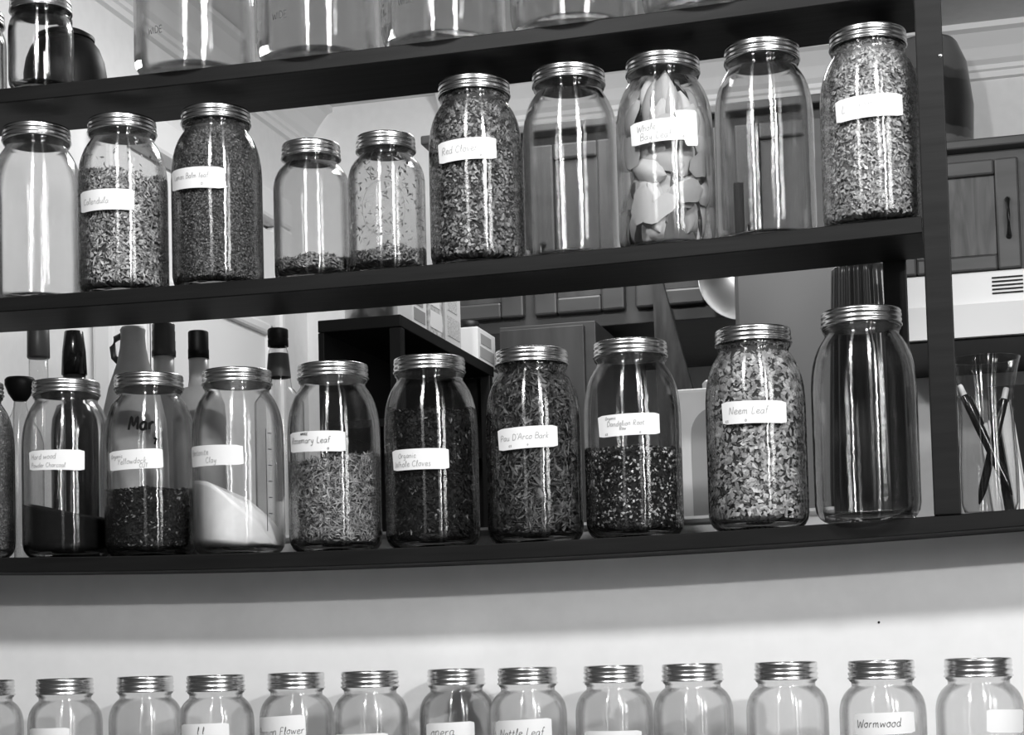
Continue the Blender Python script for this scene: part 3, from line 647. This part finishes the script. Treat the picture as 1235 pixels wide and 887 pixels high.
# white strip behind the jars
xa, xb = at(335, 650, Y=.20)[0], at(1006, 610, Y=.20)[0]
n = 24; v, f = [], []
for i in range(n+1):
    x = xa+(xb-xa)*i/n; z = zled(x)+.0004
    v += [(x, .20, z), (x, .212, z), (x, .212, z+.026), (x, .208, z+.034), (x, .196, z+.034), (x, .193, z+.030), (x, .196, z+.026), (x, .20, z+.024)]
for i in range(n):
    for k in range(8): f.append((i*8+k, i*8+(k+1) % 8, (i+1)*8+(k+1) % 8, (i+1)*8+k))
f.append(tuple(range(7, -1, -1))); f.append(tuple(n*8+k for k in range(8)))
struct(mesh('trim_3', v, f, M['trimw']))
# glass vase with pens
pv = at(1190, 615, Y=.15); zb = zled(pv[0])+.0004
vz = empty('glass_vase', (pv[0]+.004, .15, zb), 'clear flared glass vase holding pens beside the black post', 'vase')
pr = [(.030, 0), (.033, .003), (.034, .02), (.034, .06), (.032, .10), (.031, .13), (.033, .155), (.0375, .178), (.0415, .190)]
lathe('glass_body', [(0, 0)]+pr+[(r-.002, z) for r, z in reversed(pr[2:])]+[(.029, .010), (0, .010)], M['bglass'], vz)
def pen(xa, ya, xb, yb, Ya, Yb, lab, white):
    a, b = Vector(at(xa, ya, Y=Ya)), Vector(at(xb, yb, Y=Yb)); d = (b-a); Lh = d.length
    e = empty('pen', b, lab, 'pen', 'pens in the glass vase'); e.rotation_euler = (a-b).to_track_quat('Z', 'Y').to_euler()
    lathe('barrel', [(0, 0), (.001, .001), (.0042, .014), (.0050, .02), (.0052, Lh*.55), (.0056, Lh*.56), (.0054, Lh-.016), (.0045, Lh-.014), (0, Lh-.014)], M['gblack'], e, n=20)
    lathe('push_button', [(.0036, Lh-.0145), (.0036, Lh-.002), (.0028, Lh), (0, Lh)], mat('white_plastic', .85, .4) if white else mat('dark_plastic', .1, .4), e, n=16)
    box('clip', -.0012, .0012, .0056, .0070, Lh*.62, Lh-.018, M['gblack'], e, .0004)
pen(1157, 465, 1221, 598, .158, .140, 'black pen leaning down to the right inside the glass vase', True)
pen(1214, 468, 1181, 609, .166, .150, 'black pen with a white end leaning down to the left inside the glass vase', True)
# booklets to the right
for i, (xa_, y_, Y_, h, th_, g) in enumerate(((1200, 488, .225, .125, .012, .78), (1226, 470, .245, .150, .016, .5))):
    p = at(xa_, 600, Y=Y_); e = empty('booklet', (p[0], Y_, zled(p[0])+.001), ('thin pale booklet leaning beside the glass vase', 'grey-covered booklet behind the pale one at the right picture edge')[i], 'booklet')
    box('pages', .001, th_-.001, .002, .10, .001, h-.002, mat('page_edges', .8, .8), e, 0)
    for q in (0, th_-.001): box('cover', q-.0004, q+.0014, 0, .102, 0, h, mat('booklet_cover', g, .4), e, 0)
    e.rotation_euler = (0, -.12, 0)
# ------------------------------------------------------------------ kitchen
pc = empty('counter', (0, 0, FL), 'kitchen counter behind the half wall', 'counter')
box('cabinet_body', -1.6, .9, .21, .75, 0, .88, M['oak'], pc); box('counter_top', -1.62, .92, .205, .79, .88, .915, mat('laminate', .35, .4), pc)
def cabinet(name, lab, xa, xb, Yf, z0, z1, ndoor, handles, depth=None, mo='oak', mf='oak2'):
    dp = depth or (YB-Yf-.002); e = empty(name, ((xa+xb)/2, Yf, z0), lab, 'cabinet'); w = xb-xa; h = z1-z0
    box('cabinet_body', -w/2, w/2, .02, dp, 0, h, M[mf], e, .002)
    box('top_moulding', -w/2-.01, w/2+.01, -.02, .04, h-.001, h+.02, M[mf], e, .004)
    dw = w/ndoor
    for i in range(ndoor):
        a, b = -w/2+i*dw+.012, -w/2+(i+1)*dw-.012; s = .052; sr = .036; k0, k1 = .03, h-.025
        dr = box('door', a+s, b-s, .006, .02, k0+sr, k1-sr, M[mo], e, .002)
        for q in ((a, a+s, k0, k1), (b-s, b, k0, k1), (a+s, b-s, k0, k0+sr), (a+s, b-s, k1-sr, k1)): box('door_frame', q[0], q[1], -.004, .0195, q[2], q[3], M[mf], dr, .005)
        hx = a+s/2 if handles[i] == 'l' else b-s/2
        zc = k0+.115
        tube('handle', [(hx, -.004, zc-.042), (hx, -.024, zc-.038), (hx, -.03, zc), (hx, -.024, zc+.038), (hx, -.004, zc+.042)], [.007, .0045, .004, .0045, .007], M['gblack'], dr)
    return e
pA, pB = at(1093, 345, Y=2.05), at(1240, 345, Y=2.05)
zc0, zc1 = at(1180, 343, Y=2.05)[2], at(1180, 180, Y=2.05)[2]
xd = at(1240, 240, Y=2.05)[0]
cabinet('wall_cabinet', 'oak wall cabinet with framed doors above the white range hood', xd-.62, xd+.30, 2.05, zc0, zc1, 3, ('r', 'r', 'l'))
hd = empty('range_hood', ((xd-.16), 1.9, zc0-.001), 'white range hood with slotted vents under the oak cabinet', 'hood')
za = at(1180, 410, Y=1.9)[2]-zc0; hx0, hx1 = at(1080, 390, Y=1.9)[0]-(xd-.16), .5
box('canopy', hx0, hx1, .0, .478, -.075, -.002, M['enamel'], hd, .004)
v = boxv(hx0, hx1, -.02, .478, za, -.075)
mesh('skirt', [(a, (b-(.03 if c < -.09 and b < .1 else 0)), c) for a, b, c in v], BF, M['enamel'], hd)
for i in range(5):
    z = -.018-.0085*i; xq = at(1197, 360, Y=1.9)[0]-(xd-.16); box('vent_slot', xq, xq+.065, -.002, .003, z-.0018, z+.0018, M['dark'], hd, 0)
    box('vent_slot', xq+.072, xq+.137, -.002, .003, z-.0018, z+.0018, M['dark'], hd, 0)
box('underside_shade', hx0+.01, hx1-.01, -.03, .47, za-.004, za-.0005, M['dark'], hd, 0)  # black sheet added to paint the shade under the white hood
p = at(1196, 600, Y=.30); e = empty('folder', (p[0], .30, zled(p[0])+.0005), 'black upright folder behind the booklets at the right picture edge', 'folder')
hq = at(1215, 464, Y=.30)[2]-zled(p[0]); box('back_cover', 0, .2, .012, .014, 0, hq, M['dark'], e, 0); box('front_cover', 0, .2, 0, .002, 0, hq-.012, M['dark'], e, 0); box('papers', .004, .196, .0022, .0118, .001, hq-.02, M['paper'], e, 0)
# vessel on the cabinet
p = at(1136, 172, Y=2.2); Hh = at(1140, 50, Y=2.2)[2]-(zc1+.021)
e = lathe('glazed_crock', [(0, 0), (.085, 0), (.100, .03), (.104, Hh*.45), (.092, Hh*.8), (.072, Hh-.008), (.066, Hh), (.058, Hh-.006), (.056, Hh*.6), (0, Hh*.55)], None, None, (at(1174, 110, Y=2.2)[0]-.104, 2.2, zc1+.021))
mg = mat('two_tone_glaze', .1, .3); bs = mg.node_tree.nodes['Principled BSDF']; tc = N(mg, 'ShaderNodeTexCoord'); sx = N(mg, 'ShaderNodeSeparateXYZ'); nz_ = N(mg, 'ShaderNodeTexNoise'); nz_.inputs['Scale'].default_value = 18
ma = N(mg, 'ShaderNodeMath', operation='MULTIPLY_ADD'); ma.inputs[1].default_value = .035; mr = N(mg, 'ShaderNodeMapRange'); mr.inputs['From Max'].default_value = Hh
r_ = ramp(mg, [(.0, .16), (.20, .14), (.21, .06), (.27, .05), (.28, .014), (.66, .014), (.67, .04), (.74, .05), (.76, .1), (1, .13)])
L(mg, tc.outputs['Object'], sx.inputs[0]); L(mg, tc.outputs['Object'], nz_.inputs['Vector']); L(mg, nz_.outputs[0], ma.inputs[0]); L(mg, sx.outputs['Z'], ma.inputs[2]); L(mg, ma.outputs[0], mr.inputs[0]); L(mg, mr.outputs[0], r_.inputs[0]); L(mg, r_.outputs[0], bs.inputs['Base Color'])
e.data.materials.clear(); e.data.materials.append(mg)
tag(e, 'dark glazed crock with grey dipped ends on top of the oak cabinet', 'crock')
# middle run of deeper cabinets
Y2 = 1.72
a_, b_ = at(517, 250, Y=Y2)[0], at(1010, 200, Y=Y2)[0]
zt2 = at(985, 127, Y=Y2)[2]; zb2 = at(800, 386, Y=Y2)[2]
cabinet('wall_cabinet', 'dark wall cabinets with framed doors behind the middle shelf jars', a_, b_, Y2, zb2, zt2, 4, ('r', 'l', 'r', 'l'), mo='oak_shaded', mf='oak_shaded2')
# tall wood pantry panel
a_, b_ = at(600, 400, Y=1.55)[0], at(716, 400, Y=1.55)[0]
e = empty('pantry', ((a_+b_)/2, 1.55, FL), 'tall plain wood-grained pantry seen behind the Pau D Arco jar', 'cabinet'); w = (b_-a_)/2
box('cabinet_body', -w, w, .018, .60, 0, zb2-FL-.02, M['oak_shaded2'], e); box('door', -w+.004, w-.022, 0, .017, .1, zb2-FL-.03, M['oak_shaded'], e)
# refrigerator
a_, b_ = at(888, 430, Y=1.2)[0], at(1082, 430, Y=1.2)[0]; w = (b_-a_)/2
e = empty('refrigerator', ((a_+b_)/2, 1.2, FL), 'smooth grey refrigerator seen behind the Neem Leaf jar', 'refrigerator'); zf = at(940, 318, Y=1.2)[2]-FL
box('cabinet_body', -w, w, .03, .36, 0, zf, M['grey'], e, .01); box('door', -w, w, 0, .029, .02, zf*.68, M['grey'], e, .008); box('door', -w, w, 0, .029, zf*.69, zf, M['grey'], e, .008)
# pan hanging beside it
c = at(893, 338, Y=1.64)
e = empty('frying_pan', c, 'round pan hanging behind the refrigerator edge above the Neem Leaf jar', 'pan'); e.rotation_euler = (math.radians(90), 0, math.radians(12))
lathe('pan_body', [(0, 0), (.075, 0), (.088, .03), (.091, .031), (.090, .028), (.078, -.003), (0, -.003)], M['steel'], e); box('handle', -.01, .01, .085, .2, .022, .03, M['dark'], e)
# dark long board leaning
a_ = at(787, 345, Y=1.69); b_ = at(800, 345, Y=1.69); c_ = at(836, 472, Y=1.69); d_ = at(792, 472, Y=1.69)
v = [tuple(a_), tuple(b_), tuple(c_), tuple(d_)]; dz = np.array(d_)-np.array(a_)
ext = .35; low = [tuple(np.array(c_)+(np.array(c_)-np.array(b_))*ext*3), tuple(np.array(d_)+(np.array(d_)-np.array(a_))*ext*3)]
fr = [v[0], v[1], v[2], low[0], low[1], v[3]]; fr = [v[0], v[1], low[0], low[1]]
up_ = [tuple(np.array(v[0])+(np.array(v[0])-np.array(d_))*.3), tuple(np.array(v[1])+(np.array(v[1])-np.array(c_))*.1)]
fr = [up_[0], up_[1], low[0], low[1]]
vv = fr+[(x, y+.025, z) for x, y, z in fr]
zz = min(q[2] for q in vv)
tag(mesh('umbrella', vv, [(0, 1, 2, 3), (7, 6, 5, 4), (0, 4, 5, 1), (1, 5, 6, 2), (2, 6, 7, 3), (3, 7, 4, 0)], noisy('dark_cloth', .01, .05, 20, .8, (3, 3, .5))), 'dark narrow hanging cloth widening downward behind the Dandelion jar', 'cloth').name = 'hanging_cloth'
# white appliance on the counter behind the neem jar
p0, p1 = at(812, 470, Y=.50), at(900, 470, Y=.50); zb = FL+.915
e = empty('bread_machine', ((p0[0]+p1[0])/2, .5, zb), 'white countertop appliance with an arched grey front and round knob behind the Neem Leaf jar', 'appliance'); w = (p1[0]-p0[0])/2; H = p0[2]-zb
box('housing', -w, w, 0, .22, 0, H, M['enamel'], e, .006)
q = np.linspace(0, math.pi, 17); wa = w*.72; az = H-.028-wa
arch = [(wa*math.cos(t)+w*.18, -.0015, az+wa*math.sin(t)) for t in q]+[(-wa+w*.18, -.0015, .03), (wa+w*.18, -.0015, .03)]
arch = [(min(a, w-.001), b, c) for a, b, c in arch]
mesh('arched_front', arch+[(a, .001, c) for a, _, c in arch], [tuple(range(len(arch)-1, -1, -1))]+[(i, (i+1) % len(arch), len(arch)+(i+1) % len(arch), len(arch)+i) for i in range(len(arch))], mat('arch_grey', .38, .5), e)
kx = at(857, 460, Y=.56)[0]-(p0[0]+p1[0])/2
lathe('knob', [(.008, H-.001), (.007, H+.003), (.012, H+.008), (.0125, H+.014), (.008, H+.019), (0, H+.02)], M['enamel'], e, (kx, .06, 0))
# black shelf rack in the kitchen with things on it
Yk = .95; A_, B_ = at(383, 388, Y=Yk), at(483, 378, Y=Yk); zk = (A_[2]+B_[2])/2; dk = .62
rk = empty('storage_rack', (B_[0], Yk, FL), 'black storage rack in the kitchen behind the Rosemary and Cloves jars', 'rack'); wk = B_[0]-A_[0]
box('rack_top', -wk, 0, 0, dk, zk-FL-.022, zk-FL, M['dark'], rk); box('side_panel', -wk, -wk+.012, .0, dk, 0, zk-FL-.023, M['dark'], rk); box('back_panel', -wk+.013, -.013, dk-.012, dk, 0, zk-FL-.023, M['dark'], rk)
for a in ((-.022, .0, 0, .022), (-.022, .0, dk-.035, dk-.013)): box('leg', a[0], a[1], a[2], a[3], 0, zk-FL-.023, M['dark'], rk)
box('rack_shelf', -wk+.013, -.023, .003, dk-.013, zk-FL-.20, zk-FL-.185, M['dark'], rk)
e = lathe('steel_pot', [(0, 0), (.046, 0), (.049, .004), (.049, .06), (.051, .062), (.047, .062), (.046, .008), (0, .006)], M['steel'], None, (at(447, 383, Y=Yk+.07)[0], Yk+.075, zk)); tag(e, 'shiny round steel pot on top of the black storage rack', 'pot')
def pk(name, cat, x0_, x1_, h, lab, ms, k):
    xx = B_[0]-.004; t0 = None
    # distance along the rack edge where the pixel column crosses it
    d0, d1 = ray(x0_, 400), ray(x1_, 400); ya = CAM[1]+d0[1]*(xx-CAM[0])/d0[0]; yb = CAM[1]+d1[1]*(xx-CAM[0])/d1[0]
    ya, yb = min(ya, yb), max(ya, yb)
    e = empty(name, (xx-.001, (ya+yb)/2, zk+.0003), lab, cat); hw = (yb-ya)/2*.94
    box('carton', -.05, 0, -hw, hw, 0, h, ms, e, .001)
    box('printed_panel', -.0002, .0006, -hw*.8, hw*.8, h*.12, h*.45, k, e, 0); box('printed_panel', -.0002, .0006, -hw*.7, hw*.5, h*.55, h*.85, k, e, 0)
wp = mat('carton_white', .8, .6)
pk('carton', 'carton', 498, 516, .07, 'small white carton nearest the front of the black rack', wp, mat('carton_print', .3, .6))
pk('carton', 'carton', 518, 536, .10, 'pale patterned carton second along the black rack', noisy('patterned_carton', .2, .85, 60, .5), wp)
pk('carton', 'carton', 538, 557, .12, 'tall pale printed carton in the middle of the black rack', mat('carton_pale', .62, .6), noisy('fine_print', .3, .7, 300, .6))
pk('carton', 'carton', 576, 598, .07, 'short white carton at the far end of the black rack', wp, mat('carton_print2', .35, .6))
dd = ray(566, 400); yy = CAM[1]+dd[1]*(B_[0]-.03-CAM[0])/dd[0]
e = empty('spice_jar', (B_[0]-.03, yy, zk+.0003), 'dark-capped spice jar between two cartons on the black rack', 'jar'); lathe('glass_body', [(0, 0), (.02, 0), (.022, .004), (.022, .05), (.018, .06), (.018, .066), (0, .066)], M['bdark'], e); lathe('cap', [(.019, .0662), (.02, .068), (.02, .085), (0, .086)], M['dark'], e)
